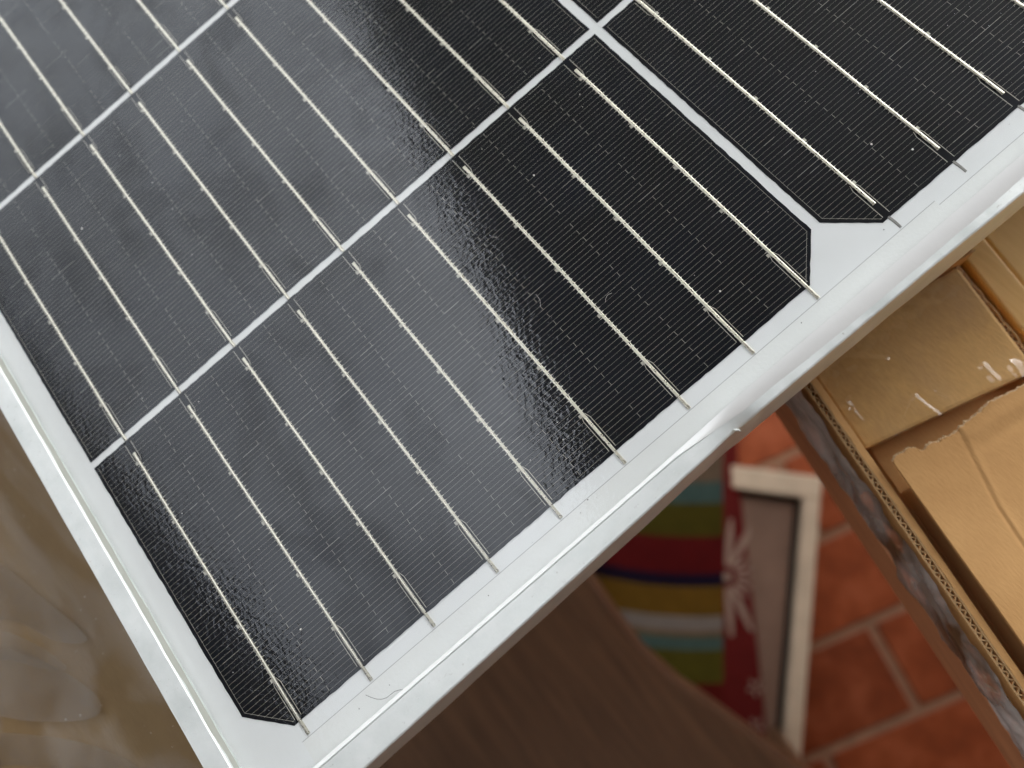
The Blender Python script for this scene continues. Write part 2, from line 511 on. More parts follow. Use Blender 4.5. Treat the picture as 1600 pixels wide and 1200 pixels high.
part('frame_rail', straight_rail((XL, YB), (XL, YT), (-1, 0), 5.6, 6.2 / 5.6, 1.0), [M_ALU], pan, smooth=12)
part('frame_rail', straight_rail((XR, YB), (XR, YT), (1, 0), 5.6, 6.2 / 5.6, 1.0), [M_ALU], pan, smooth=12)
part('frame_rail', straight_rail((XL, YT), (XR, YT), (0, 1), 5.6, 1.0, 1.0), [M_ALU], pan, smooth=12)

b = B(); b.box(XL - 3, XR + 3, YB - 3 + 1.5, YT + 3, -0.9, -0.11)
part('backsheet', b, [M_BACK], pan)
b = B(); x0, x1, y0, y1 = XL + 0.02, XR - .02, YB + 0.02, YT - .02
b.box(x0, x1, y0 - 1.5, y1, 0.62, 1.02)
gm = b
gm.m = [1, 0, 1, 1, 1, 1]
part('glass_pane', gm, [M_GLASS, M_CLEAR], pan)

# white insulation film over the cross ribbons, in two lengths that do not quite line up
b = B()
b.prism([(7.0, -9.8), (189.4, -9.6), (189.4, -3.75), (7.0, -3.95)], -0.12, -0.06)
part('insulation_strip', b, [M_STRIP], pan)
b = B(); b.prism([(7.0, -3.95), (189.4, -3.75), (189.4, -3.60), (7.0, -3.80)], -0.12, -0.055)
part('strip_edge', b, [M_EDGE], pan)
b = B(); b.prism([(189.4, -9.8), (510, -9.8), (510, -5.0), (189.4, -5.0)], -0.12, -0.06)
part('insulation_strip', b, [M_STRIP], pan)
b = B(); b.prism([(189.4, -5.0), (510, -5.0), (510, -4.86), (189.4, -4.86)], -0.12, -0.055)
part('strip_edge', b, [M_EDGE], pan)

# sealant: a thin bead on the left, a wide smear at the right of the near rail
b = B(); rows = []
for i in range(401):
    x = XL + 0.1 + (XR - XL - .2) * i / 400
    d = dent(x)
    yi = lerp_pts(x, [(-14, -9.8), (100, -8.85), (130, -8.35), (200, -8.5), (520, -8.6)]) + 0.07 * nz(x * 0.35, 2.2)
    yl = lip_y(x) + 0.02
    row = []
    for k in range(9):
        t = (0, 0.03, 0.14, 0.28, 0.42, 0.57, 0.72, 0.86, 1.0)[k]
        y = yi + (yl - 0.4 * d - yi) * t
        convex = math.sin(t * math.pi * 0.5)
        smear = 0.0 if k == 0 else 1.34 - 0.34 * t ** 1.8
        h = (convex * (1 - d) + smear * d) * (ZT - 1.02 + 0.12 * (1 - d)) + 0.03 * nz(x * 0.5, t * 2)
        row.append((x, y, 1.0 + max(0.0, h)))
    rows.append(row)
b.grid(rows)
part('sealant_bead', b, [M_SEAL], pan, smooth=60)
b = B(); rows = []
for i in range(301):
    y = YB + (YT - YB) * i / 300
    xi = XL + 0.28 + 0.08 * nz(y * 0.3, 4.4) + 0.4 * max(0, nz(y * 0.06, 8.8) - .25)
    row = []
    for k in range(7):
        t = k / 6.0
        row.append((xi + (XL - 0.03 - xi) * t, y, 1.0 + (ZT - 1.3) * t ** 1.6 + 0.05 * nz(y * .6, t * 2) * (0 < k < 6)))
    rows.append(row)
b.grid(rows)
part('sealant_bead', b, [M_SEAL2], pan, smooth=60)
# curled burr at the dent
b = B(); rows = []
for i in range(9):
    t = i / 8.0
    x, y = 123.2 + 0.9 * t, -12.9 - 1.5 * t
    r = 0.32 * math.sin(math.pi * min(1, max(0.05, t)))
    rows.append([(x + r * math.cos(a), y, ZT - 0.35 + r + r * math.sin(a)) for a in [k * math.pi / 4 for k in range(8)]])
b.grid(rows, closed=True)
part('burr', b, [M_ALU], pan, smooth=60)

# cells -------------------------------------------------------------
CW, CH, CHAM = 168.6, 83.1, 9.2
PX, PY = 171.0, 85.05
BUS = [11.02 + 18.44 * i for i in range(9)]
NF = 68
def cell_poly(bottom):
    p = [(CHAM, 0), (CW - CHAM, 0), (CW, CHAM), (CW, CH), (0, CH), (0, CHAM)]
    if not bottom: p = [(x, CH - y) for x, y in p][::-1]
    return p
def cell_mesh(bottom):
    b = B()
    poly = cell_poly(bottom)
    out = []
    for i, p in enumerate(poly):                     # faintly chipped, laser-cut edges
        q = poly[(i + 1) % len(poly)]
        L = math.hypot(q[0] - p[0], q[1] - p[1]); n = max(2, int(L / 1.5))
        for k in range(n):
            t = k / n
            x, y = p[0] + (q[0] - p[0]) * t, p[1] + (q[1] - p[1]) * t
            j = 0.10 if k else 0
            out.append((x + rnd.uniform(-j, j), y + rnd.uniform(-j, j)))
    b.prism(out, -0.09, 0.0)
    return b.mesh('solar_cell', [M_CELL], origin=(0, 0, 0))
def finger_mesh(bottom, flip):
    r = random.Random(11 + bottom + 2 * flip)
    b = B(); Z = 0.04
    def seg(x0, x1, y, w):
        b.face([(x0, y - w / 2, Z), (x1, y - w / 2, Z), (x1, y + w / 2, Z), (x0, y + w / 2, Z)])
    def line(p, q, w, z=Z + 0.01):
        d = Vector((q[0] - p[0], q[1] - p[1])); d.normalize(); n = Vector((-d.y, d.x)) * w / 2
        b.face([(p[0] - n.x, p[1] - n.y, z), (q[0] - n.x, q[1] - n.y, z), (q[0] + n.x, q[1] + n.y, z), (p[0] + n.x, p[1] + n.y, z)])
    def xlim(y):
        yy = y if bottom else CH - y
        e = max(0.0, CHAM - yy) if yy < CHAM else 0.0
        return 1.0 + e, CW - 1.0 - e
    Fend = (11.0, 7.2)                                # fork length at the bottom and at the top
    for k in range(NF):
        y = 0.95 + 1.213 * k
        x0, x1 = xlim(y)
        cur = x0
        edges = []
        fork = y < Fend[0] or y > CH - Fend[1]
        for bx in BUS:
            o = 0.95 if fork else 0.0
            edges.append((cur, bx - o)); cur = bx + o
        edges.append((cur, x1))
        w0 = 0.034 * r.uniform(0.85, 1.2)
        for a, c in edges:
            if c - a < 0.2: continue
            mid = (a + c) / 2
            seg(a, mid, y, w0 * r.uniform(0.8, 1.25)); seg(mid, c, y, w0 * r.uniform(0.8, 1.25))
            if r.random() < 0.07:                     # a heavier print streak
                u = r.uniform(a, c - 1); seg(u, min(c, u + r.uniform(2, 9)), y, 0.09)
    ys = [0.95 + 1.213 * k for k in range(NF)]
    # ties: short links between every other pair of fingers, midway between the busbars
    for i in range(8):
        mx = BUS[i] + 9.22
        for k in range(i % 2, NF - 1, 2):
            if r.random() < 0.93:
                line((mx + r.uniform(-.06, .06), ys[k]), (mx, ys[k + 1]), 0.065)
    # busbar: pads, forks and the little teeth where fingers widen
    for bx in BUS:
        for k in range(NF):
            y = ys[k]
            if Fend[0] < y < CH - Fend[1]:
                for sgn in (-1, 1):
                    L = r.uniform(0.15, 0.55)
                    b.face([(bx + sgn * 0.35, y - 0.16, Z + .02), (bx + sgn * (0.6 + L), y - 0.03, Z + .02), (bx + sgn * (0.6 + L), y + 0.03, Z + .02), (bx + sgn * 0.35, y + 0.16, Z + .02)][::sgn])
        for sgn in (-1, 1):
            line((bx + sgn * 0.95, 0.9), (bx + sgn * 0.95, Fend[0] - 1.4), 0.14)
            line((bx + sgn * 0.95, Fend[0] - 1.4), (bx + sgn * 0.5, Fend[0]), 0.14)
            line((bx + sgn * 0.95, CH - 0.9), (bx + sgn * 0.95, CH - Fend[1] + 1.2), 0.14)
            line((bx + sgn * 0.95, CH - Fend[1] + 1.2), (bx + sgn * 0.5, CH - Fend[1]), 0.14)
        side = 1 if flip else -1
        for py in (Fend[0], 26.0, 41.5, 57.0, CH - Fend[1]):
            w = 0.95 if py in (Fend[0], CH - Fend[1]) else 0.8
            cx = bx + side * 0.62
            b.box(cx - w / 2, cx + w / 2, py - 0.42, py + 0.42, 0.02, 0.10)
    # thin border line
    xl, xr = 1.0, CW - 1.0
    yb, yt = 0.75, CH - 0.75
    if bottom:
        pl = [(CHAM + .5, yb), (xl, CHAM + .3), (xl, yt)], [(CW - CHAM - .5, yb), (xr, CHAM + .3), (xr, yt)]
    else:
        pl = [(CHAM + .5, yt), (xl, CH - CHAM - .3), (xl, yb)], [(CW - CHAM - .5, yt), (xr, CH - CHAM - .3), (xr, yb)]
    for q in pl:
        for p0, p1 in zip(q, q[1:]): line(p0, p1, 0.06)
    return b.mesh('finger_grid', [M_FING], origin=(0, 0, 0))
def ribbon_mesh(flip, last):
    """flat tinned wire along y; starts short of one end of the cell and runs past the other, where it dips under the next cell."""
    b = B(); rows = []
    y0, y1 = 4.3, CH + (1.9 if not last else 3.4)
    sh = random.Random(5)
    st = [y0 + (y1 - y0) * i / 60 for i in range(61)]
    for i, s in enumerate(st):
        y = s if flip else CH - s
        z = 0.12
        if s > CH - 0.6: z = 0.12 - 0.14 * sstep(CH - 0.6, CH + 1.8, s)
        w = 0.37 + 0.025 * nz(s * 0.35, 2.0) + (0.04 if i in (0, 60) else 0)
        h = 0.20 + 0.012 * nz(s * 0.3, 6.0)
        dx = 0.06 * nz(s * 0.06, 1.0)
        z += 0.015 * nz(s * 0.15, 4.0) * (s < CH - 2)
        if i in (0, 60): h *= 0.7
        rows.append([(dx - w, y, z - 0.1), (dx - w, y, z + h * 0.8), (dx - w * 0.86, y, z + h * 0.99), (dx, y, z + h * 1.01), (dx + w * 0.86, y, z + h * 0.99), (dx + w, y, z + h * 0.8), (dx + w, y, z - 0.1)])
    b.grid(rows)
    b.face(rows[0]); b.face(rows[-1][::-1])
    return b.mesh('ribbon', [M_RIB], origin=(0, 0, 0), smooth=50)
def stub_mesh():
    """end of the ribbon soldered under the cell, sticking out at the cut edge."""
    b = B(); rows = []
    for i in range(9):
        t = i / 8
        y = 0.3 - 3.6 * t
        z = -0.10 + 0.02 * math.sin(t * 5)
        w = 0.42 - 0.06 * t
        rows.append([(0.12 * math.sin(t * 2.5) - w, y, z - .08), (0.12 * math.sin(t * 2.5) - w * .6, y, z + .12), (0.12 * math.sin(t * 2.5) + w * .6, y, z + .12), (0.12 * math.sin(t * 2.5) + w, y, z - .08)])
    b.grid(rows); b.face(rows[-1][::-1])
    return b.mesh('ribbon_end', [M_DULL], origin=(0, 0, 0), smooth=50)
M_DULL = mat_silver('dull_ribbon', (0.30, 0.29, 0.27), 0.55, 0.5)
CELLM = {k: cell_mesh(k) for k in (True, False)}
FINGM = {(k, f): finger_mesh(k, f) for k in (True, False) for f in (True, False)}
RIBM = {(f, l): ribbon_mesh(f, l) for f in (True, False) for l in (True, False)}
STUB = stub_mesh()
for c in range(3):
    for r in range(4):
        bottom, flip = r % 2 == 0, c % 2 == 1
        x, y = -1.8 + PX * c, PY * r
        ce = add('solar_cell', CELLM[bottom], pan, (x, y, -PZ))
        ce['o'] = [x, y, 0]
        add('finger_grid', FINGM[(bottom, flip)], ce, (0, 0, 0), kind='stuff')
        last = (r == 3) if flip else (r == 0)
        for i, bx in enumerate(BUS):
            add('ribbon', RIBM[(flip, last)], ce, (bx, 0, 0))
            if flip and r == 0:
                add('ribbon_end', STUB, ce, (bx, 0, 0))

# dust on the glass -------------------------------------------------
b = B(); r = random.Random(3)
def speck(x, y, s, mi=0, zz=1.03):
    k = r.randint(5, 7); a0 = r.random() * 6
    pts = [(x + s * r.uniform(.6, 1.2) * math.cos(a0 + 6.283 * i / k), y + s * r.uniform(.6, 1.2) * math.sin(a0 + 6.283 * i / k), zz) for i in range(k)]
    top = [(x + (p[0] - x) * .5, y + (p[1] - y) * .5, zz + s * .5) for p in pts]
    b.face(top, mi)
    for i in range(k):
        j = (i + 1) % k; b.face([pts[i], pts[j], top[j], top[i]], mi)
for x, y in ((142.5, 11.8), (189.5, 14.8), (21.0, 15.6), (194.4, 7.9), (30.8, 142.5), (130.8, 63.7)): speck(x, y, 0.28)
for x, y in ((22.3, -6.5), (176.9, -1.4), (21.1, 152.3), (60, -6), (90, -4.2), (150, -5.1)): speck(x, y, 0.16, 1)
for i in range(260):
    x, y = r.uniform(-6, 230), r.uniform(-8, 240)
    speck(x, y, 0.05 + 0.09 * r.random() ** 3, 0 if y > 0 else 1)
def thread(pts, w, mi):
    for p, q in zip(pts, pts[1:]):
        d = Vector((q[0] - p[0], q[1] - p[1])).normalized(); n = Vector((-d.y, d.x)) * w
        b.face([(p[0] - n.x, p[1] - n.y, 1.06), (q[0] - n.x, q[1] - n.y, 1.06), (q[0] + n.x, q[1] + n.y, 1.06), (p[0] + n.x, p[1] + n.y, 1.06)], mi)
thread([(25.2, -5.1), (26.0, -6.4), (26.8, -7.4), (27.7, -8.1), (28.7, -8.5), (31.0, -8.6), (32.0, -9.0), (32.8, -9.5)], 0.045, 1)
for i in range(3):                                  # lint and hairline scratches
    x, y, a = r.uniform(100, 225), r.uniform(5, 110), r.uniform(0, 6.28)
    pts = []
    for k in range(r.randint(3, 6)):
        pts.append((x, y)); a += r.uniform(-.6, .6); x += math.cos(a) * .7; y += math.sin(a) * .7
    thread(pts, 0.022, 0)
part('dust', b, [M_SPECK, M_DARK], pan, kind='stuff')

# ------------------------------------------------------------------ carton side: table, tray carton, parcel, torn box
AX, BX, OX = Vector((0.19, 0.982)), Vector((0.982, -0.19)), Vector((153.4, -13.1))
def ab(a, bb):
    p = OX + AX * a + BX * bb
    return (p.x, p.y)
def fr_ab(bb, a): return ab(a, bb)
TZ = -65.0
tab = thing('wooden_table', 'wooden slatted table under the open cartons, its reddish edge above the floor tiles', 'table', (*ab(0, 550), FLOOR))
A0, A1 = -820, 420
bb = 10.5
for i, (w, up) in enumerate([(53, 0), (9.5, 2.0), (64, 0)] + [(64, 0)] * 15):
    b = B(); b.box(bb, bb + w - 1.2, A0, A1, TZ - 14, TZ + up, fr=fr_ab); part('slat', b, [M_PLANK], tab, bevel=0.8)
    bb += w
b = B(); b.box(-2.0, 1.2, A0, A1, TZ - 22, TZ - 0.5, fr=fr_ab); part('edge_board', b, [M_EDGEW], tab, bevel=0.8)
for bb0 in (40, bb - 60):
    b = B(); b.box(bb0, bb0 + 45, A0 + 30, A1 - 30, TZ - 80, TZ - 14.2, fr=fr_ab); part('rail', b, [M_PLANK], tab)
    for a in (A0 + 31, A1 - 76):
        b = B(); b.box(bb0 + 1, bb0 + 44, a, a + 45, FLOOR, TZ - 80.2, fr=fr_ab); part('leg', b, [M_PLANK], tab)

car = thing('open_carton', 'open corrugated carton with fluted cut edge standing on the table', 'carton', (*ab(-80, 30), TZ))
def corr_wall(parent, p0, p1, th, z0, z1, pitch, rag, name='wall'):
    """corrugated board standing on edge: two liners and the wave between them."""
    b = B()
    d = Vector((p1[0] - p0[0], p1[1] - p0[1])); L = d.length; d /= L; n = Vector((d.y, -d.x))
    N = int(L / 1.6)
    def P(t, o): return (p0[0] + d.x * t + n.x * o, p0[1] + d.y * t + n.y * o)
    lt = 0.42
    for o0, o1 in ((0, lt), (th - lt, th)):
        ring0, ring1 = [], []
        for i in range(N + 1):
            t = L * i / N; zz = z1 + rag * nz(t * 0.22, o0 + z0) + rag * .5 * nz(t * 0.9, o0)
            wv = 0.10 * nz(t * 0.15, o0 * 3)
            ring0.append((P(t, o0 + wv), zz)); ring1.append((P(t, o1 + wv), zz))
        for i in range(N):
            a, c = ring0[i], ring0[i + 1]; e, f = ring1[i], ring1[i + 1]
            b.face([(*a[0], a[1]), (*c[0], c[1]), (*f[0], f[1]), (*e[0], e[1])], 1)
            b.face([(*a[0], z0), (*c[0], z0), (*c[0], c[1]), (*a[0], a[1])], 0)
            b.face([(*e[0], e[1]), (*f[0], f[1]), (*f[0], z0), (*e[0], z0)], 0)
    m = int(L / pitch) * 8
    prev = None
    ft = 0.34
    for i in range(m + 1):
        t = L * i / m
        ph = t / pitch * 6.2832 + 0.5 * nz(t * .2, 8)
        amp = (th / 2 - lt - ft / 2)
        o = th / 2 + amp * math.sin(ph)
        zz = z1 - 0.25 + rag * nz(t * 0.22, z0) + 0.15 * nz(t * 1.3, 2)
        sl = amp * 6.2832 / pitch * math.cos(ph)
        h = ft / 2 * math.sqrt(1 + sl * sl)
        cur = (P(t, max(lt, o - h)), P(t, min(th - lt, o + h)), zz)
        if prev:
            b.face([(*prev[0], prev[2]), (*cur[0], cur[2]), (*cur[1], cur[2]), (*prev[1], prev[2])], 1)
            b.face([(*prev[0], z0), (*cur[0], z0), (*cur[0], cur[2]), (*prev[0], prev[2])], 0)
            b.face([(*prev[1], prev[2]), (*cur[1], cur[2]), (*cur[1], z0), (*prev[1], z0)], 0)
        prev = cur
    return part(name, b, [M_KRAFT, M_LINER], parent)
# walls of the tray: left, right, far, near
corr_wall(car, ab(-190, 0), ab(12, 0), 2.0, TZ + 0.3, -45, 2.0, 0.35)
b = B(); rows = []
for i in range(120):
    a = -190 + 201.8 * i / 119
    o, z = 0.12 * nz(a * .08, 4), -45.2 + 0.3 * nz(a * .2, 6)
    rows.append([(*ab(a, 2.1 + o), TZ + .3), (*ab(a, 2.1 + o), z), (*ab(a, 3.9 + o), z - .15), (*ab(a, 3.9 + o), TZ + .3)])
b.grid(rows); b.face(rows[0]); b.face(rows[-1][::-1])
part('folded_liner', b, [M_KRAFT], car)
corr_wall(car, ab(-190, 55.2), ab(12, 55.2), 2.2, TZ + 0.3, -55.5, 2.0, 1.4)
corr_wall(car, ab(12.2, 0), ab(12.2, 58.8), 3.4, TZ + 0.3, -47, 2.5, 0.3)
corr_wall(car, ab(-193.6, 0), ab(-193.6, 58.8), 3.4, TZ + 0.3, -47, 2.5, 0.3)
b = B(); b.box(9.6, 55.0, -190, 8.4, TZ + 0.2, TZ + 2.6, fr=fr_ab); part('bottom', b, [M_KRAFT], car)

par = thing('wrapped_parcel', 'kraft parcel wrapped in shiny clear film, partly under the panel edge', 'parcel', (*ab(-10, 27), TZ + 2.6))
def sheet(poly_fn, na, nb, hfn):
    return [[(*poly_fn(i / na, j / nb), hfn(*poly_fn(i / na, j / nb))) for j in range(nb + 1)] for i in range(na + 1)]
def par_xy(s, t):        # s along a from front (0) to back (1), t along b
    front = ab(-22.8, 4.2), ab(-26.2, 52.6)
    back = ab(7.5, 4.2), ab(7.5, 53.4)
    x0 = front[0][0] + (front[1][0] - front[0][0]) * t; y0 = front[0][1] + (front[1][1] - front[0][1]) * t
    x1 = back[0][0] + (back[1][0] - back[0][0]) * t; y1 = back[0][1] + (back[1][1] - back[0][1]) * t
    return (x0 + (x1 - x0) * s, y0 + (y1 - y0) * s)
b = B(); b.prism([par_xy(0, 0), par_xy(0, 1), par_xy(1, 1), par_xy(1, 0)], TZ + 2.6, -48.2)
part('kraft_body', b, [M_KRAFT2], par, bevel=1.2)
def ridge(x, y, pts, amp, w):
    best = 1e9
    for p, q in zip(pts, pts[1:]):
        dx, dy = q[0] - p[0], q[1] - p[1]
        t = max(0, min(1, ((x - p[0]) * dx + (y - p[1]) * dy) / (dx * dx + dy * dy)))
        dd = math.hypot(x - p[0] - dx * t, y - p[1] - dy * t)
        best = min(best, dd)
    return amp * math.exp(-(best / w) ** 2)
PR = [([(167.5, -14.8), (174.5, -22.3)], 0.9, 0.7), ([(153.0, -21.2), (157.5, -25.8)], 0.9, 0.7), ([(190.7, -39.6), (190.3, -44)], 1.0, 0.9),
      ([(196.2, -44.0), (195.0, -47.8)], 1.0, 1.2), ([(160.4, -39.6), (172.5, -34.2)], 0.6, 0.6), ([(172.5, -34.2), (173.3, -41.9)], 0.6, 0.6), ([(157.4, -41.6), (160.0, -24.3)], 0.5, 0.8),
      ([(176.5, -33.2), (178.3, -42.9)], 0.4, 0.5), ([(154, -30), (165, -33)], 0.4, 1.2)]
def pfilm_h(x, y):
    return -47.6 + 0.25 * nz(x * .12, y * .12) + 0.12 * nz(x * .4, y * .3) + sum(ridge(x, y, p, a * 0.5, w * 1.1) for p, a, w in PR)
b = B(); b.grid(sheet(par_xy, 90, 120, pfilm_h)); part('clear_film', b, [M_FILM2], par, smooth=80)

tor = thing('torn_kraft_box', 'kraft cardboard box with torn ragged top edge and a crease, inside the open carton', 'box', (*ab(-100, 30), TZ + 2.6))
TORN = [(154.5, -42.5), (156.3, -41.8), (157.9, -42.3), (160.0, -42.4), (161.4, -43.6), (161.6, -45.0), (164.9, -44.9), (166.9, -46.1), (168.1, -45.9), (170.5, -46.7),
        (174.9, -46.6), (178.9, -46.8), (182.4, -46.5), (186.5, -47.6), (191.7, -48.7), (198.0, -50.2), (203.3, -51.8)]
def torn_far(t):
    L = t * (len(TORN) - 1); i = min(int(L), len(TORN) - 2); f = L - i
    x = TORN[i][0] + (TORN[i + 1][0] - TORN[i][0]) * f; y = TORN[i][1] + (TORN[i + 1][1] - TORN[i][1]) * f
    k = 0.45 * min(1, 4 * t)
    return x + 0.2 * nz(x * 1.9, 3), y + k * 1.3 * nz(x * 0.9, 1.0) + 0.25 * nz(x * 3.1, 5.0)
def torn_xy(s, t):
    fx, fy = torn_far(t)
    nx, ny = ab(-186, 8.2 + 45.6 * t)
    return (fx + (nx - fx) * s, fy + (ny - fy) * s)
CR = [(172.2, -46.6), (168.5, -56.2), (164.9, -65.6), (162.4, -75.5), (160, -88), (157, -104)]
CR2 = [(174.0, -49.4), (182.4, -50.2), (191, -52.2), (203, -55)]
def torn_h(x, y, lift=0.0):
    h = -41.8 + 0.25 * nz(x * .08, y * .08, 4) + 0.03 * nz(x * 1.5, y * 1.5, 2)
    h += ridge(x, y, CR, -0.35, 0.45) + ridge(x, y, [(p[0] + .8, p[1]) for p in CR], 0.22, 0.7) + ridge(x, y, CR2, 0.5, 1.8) - ridge(x, y, [(p[0], p[1] - 4) for p in CR2], 0.35, 1.6)
    return h
b = B()
NA, NB = 120, 120
def wrp(s): return s * s * 0.75 + s * 0.25
top = [[None] * (NB + 1) for _ in range(NA + 1)]
for i in range(NA + 1):
    for j in range(NB + 1):
        x, y = torn_xy(wrp(i / NA), j / NB)
        top[i][j] = (x, y, torn_h(x, y) - (0.7 * abs(nz(x * 2, 7)) if i == 0 else 0))
b.grid(top)
low = [[(p[0], p[1], p[2] - 1.4) for p in (top[0])], [(p[0], p[1], p[2]) for p in top[0]]]
b.grid(low)
b.grid([[r_[0] for r_ in top], [(r_[0][0], r_[0][1], r_[0][2] - 1.4) for r_ in top]])
part('torn_flap', b, [M_KRAFT], tor, smooth=50)
# peeled inner plies showing along the tear
for q, (ext, dz, sd) in enumerate(((0.75, -0.55, 3.0), (0.35, -0.28, 9.0))):
    b = B(); r0, r1 = [], []
    for j in range(161):
        x, y = torn_far(j / 160)
        e = ext * (0.55 + 0.9 * max(-.5, nz(x * 1.1, sd)) + 0.5 * nz(x * 4.5, sd + 2))
        z = torn_h(x, y) + dz
        r0.append((x, y - 0.8, z)); r1.append((x + 0.1 * nz(x * 5, sd), y + max(0.0, e), z - 0.12 + 0.2 * nz(x * 3, sd)))
    b.grid([[(p[0], p[1], p[2] - .15) for p in r1], r1, r0])
    part('torn_ply', b, [M_PLY], tor)
b = B(); b.box(9.5, 53.5, -186, -37.5, TZ + 2.7, -43.6, fr=fr_ab); part('box_body', b, [M_KRAFT], tor, bevel=0.6)

# crumpled clear film hanging down the side of the carton
b = B(); rows = []
NA, NZ = 260, 16
for i in range(NA + 1):
    a = -175 + 187 * i / NA
    row = []
    for j in range(NZ + 1):
        t = j / NZ
        z = -46.0 + (-17.5 + 1.6 * nz(a * .08, 5)) * t
        o = -1.4 - 1.5 * t - 1.6 * nz(a * 0.045, t * 2.4, 3) - 1.0 * nz(a * 0.13, t * 4 + a * .02, 8) - .35 * nz(a * .4, t * 6)
        row.append((*ab(a + 3 * nz(a * .05, t * 3, 6), min(-0.35, o)), z))
    rows.append(row)
b.grid(rows)
fo = add('film_sheet', b.mesh('film_sheet', [M_FILM3], origin=(*ab(-60, -1), TZ), smooth=70))
fo.location = V(*ab(-60, -1), TZ)
fo['label'] = 'crumpled clear plastic film hanging along the side of the open carton'
fo['category'] = 'plastic film'

# ------------------------------------------------------------------ left: film wrapped box on a bench
lb = thing('film_wrapped_box', 'dark brown flat box wrapped in wrinkled clear stretch film under the panel left edge', 'box', (-30, 150, TZ))
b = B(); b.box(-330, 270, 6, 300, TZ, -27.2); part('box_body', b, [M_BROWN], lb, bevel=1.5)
FR = [([(-58, 103), (-56.0, 95.9), (-50.2, 79.7), (-43.9, 61.4), (-38.0, 44.1)], 0.22, 0.35), ([(-68, 92), (-63.1, 83.2), (-58.1, 70.3), (-51.1, 61.6)], 0.22, 0.3),
      ([(-75, 86), (-67.5, 75.4), (-56.5, 60.4), (-49.4, 44.5), (-50.4, 42), (-53.6, 41.5), (-67.3, 50.1), (-76.7, 58.8)], 0.30, 1.1),
      ([(-75, 82), (-67.5, 71.4), (-58.5, 57.4), (-53.4, 46.5), (-56.6, 45.5), (-67.3, 54.1), (-76.7, 62.8)], 0.16, 0.5),
      ([(-90, 64), (-78.8, 55.2), (-63.0, 41.4), (-52.2, 28.6), (-48.4, 21.9)], 0.35, 1.3), ([(-90, 60), (-78.8, 51.2), (-65.0, 38.4), (-56.2, 26.6)], 0.18, 0.6), ([(-55, 117), (-44.8, 115.9), (-31.9, 111.3), (-22.2, 101.8)], 0.4, 2.5),
      ([(-66, 65), (-56, 52), (-52, 44)], 0.2, 0.6), ([(-90, 52), (-70, 34), (-58, 18)], 0.4, 1.4)]
b = B(); rows = []
for i in range(131):
    x = -110 + 110 * i / 130
    row = []
    for j in range(161):
        y = 6.2 + 150 * j / 160
        h = -26.5 + 0.55 * nz(x * .035 + y * .03, y * .022 - x * .02, 2) + 0.10 * nz(x * .12, y * .08, 5)
        if x < -8: h += sum(ridge(x, y, p, a * 0.5, w) for p, a, w in FR) * (1.0 if x < -28 else 0.4)
        row.append((x, y, min(h, -25.75)))
    rows.append(row)
b.grid(rows); part('stretch_film', b, [M_FILM], lb, smooth=80)
# places where the film lies doubled over itself
def catmull(pts, n=6):
    out = []
    k = len(pts)
    for i in range(k):
        p0, p1, p2, p3 = (pts[(i + q - 1) % k] for q in range(4))
        for s in range(n):
            t = s / n
            out.append(tuple(0.5 * (2 * p1[c] + (p2[c] - p0[c]) * t + (2 * p0[c] - 5 * p1[c] + 4 * p2[c] - p3[c]) * t * t + (3 * p1[c] - p0[c] - 3 * p2[c] + p3[c]) * t ** 3) for c in (0, 1)))
    return out
for q, outl in enumerate(([(-82, 90), (-75, 86), (-67.5, 75.4), (-56.5, 60.4), (-49.4, 44.5), (-53.6, 41.0), (-67.3, 50.1), (-76.7, 58.8), (-86, 70)],
             [(-96, 66), (-88, 62.5), (-78.8, 55.2), (-63.0, 41.4), (-52.2, 28.6), (-48.4, 20.0), (-55, 20), (-66.0, 33), (-80.8, 46.2), (-95, 54)],
             [(-80, 108), (-64, 107), (-56.0, 95.9), (-50.2, 79.7), (-43.9, 60.0), (-52, 65), (-60, 78), (-72, 90)],
             [(-78, 88), (-66, 80), (-57, 67), (-53, 57), (-58, 60), (-66, 69), (-77, 80)])):
    b = B()
    b.prism(catmull(outl)[::-1] if False else catmull(outl), -25.62 + 0.1 * q, -25.58 + 0.1 * q)
    part('film_fold', b, [M_FOLD], lb)
b = B(); r = random.Random(21)
for i in range(240):
    x, y = r.uniform(-95, -14), r.uniform(8, 150); speck(x, y, 0.05 + 0.12 * r.random() ** 3, 0, -25.6)
part('dust', b, [M_SPECK], lb, kind='stuff')
be = thing('bench', 'low wooden bench holding up the film wrapped box, mostly hidden', 'bench', (-30, 150, FLOOR))
b = B(); b.box(-340, 150, 8, 300, TZ - 20, TZ - 0.2); part('seat_board', b, [M_SEAT], be, bevel=1.5)
for x, y in ((-320, 120), (-320, 260), (100, 120), (100, 260)):
    b = B(); b.box(x, x + 35, y, y + 35, FLOOR, TZ - 20.2); part('leg', b, [M_SEAT], be)

# ------------------------------------------------------------------ below: brown chair seat, striped bag, white frame
st = thing('wooden_chair', 'dark brown wooden seat with grain below the panel near edge', 'chair', (-120, -60, FLOOR))
edge = [(20, 70), (34.0, 30), (38, 0), (35, -33.3), (33.5, -64.0), (39.4, -97.6), (50, -132.6), (66, -191), (92, -262), (110, -330)]
poly = edge[::-1] + [(-330, 70), (-345, -60), (-330, -330)]
poly = edge + [(-330, -330), (-345, -120), (-330, 70)]
b = B(); b.prism(poly[::-1], -448, -420); part('seat', b, [M_SEAT], st, bevel=8, segs=4, smooth=40)
for x, y in ((-300, 20), (-300, -300), (-15, 20), (20, -300)):
    b = B(); b.box(x, x + 32, y, y + 32, FLOOR, -448.2); part('leg', b, [M_SEAT], st, bevel=2)

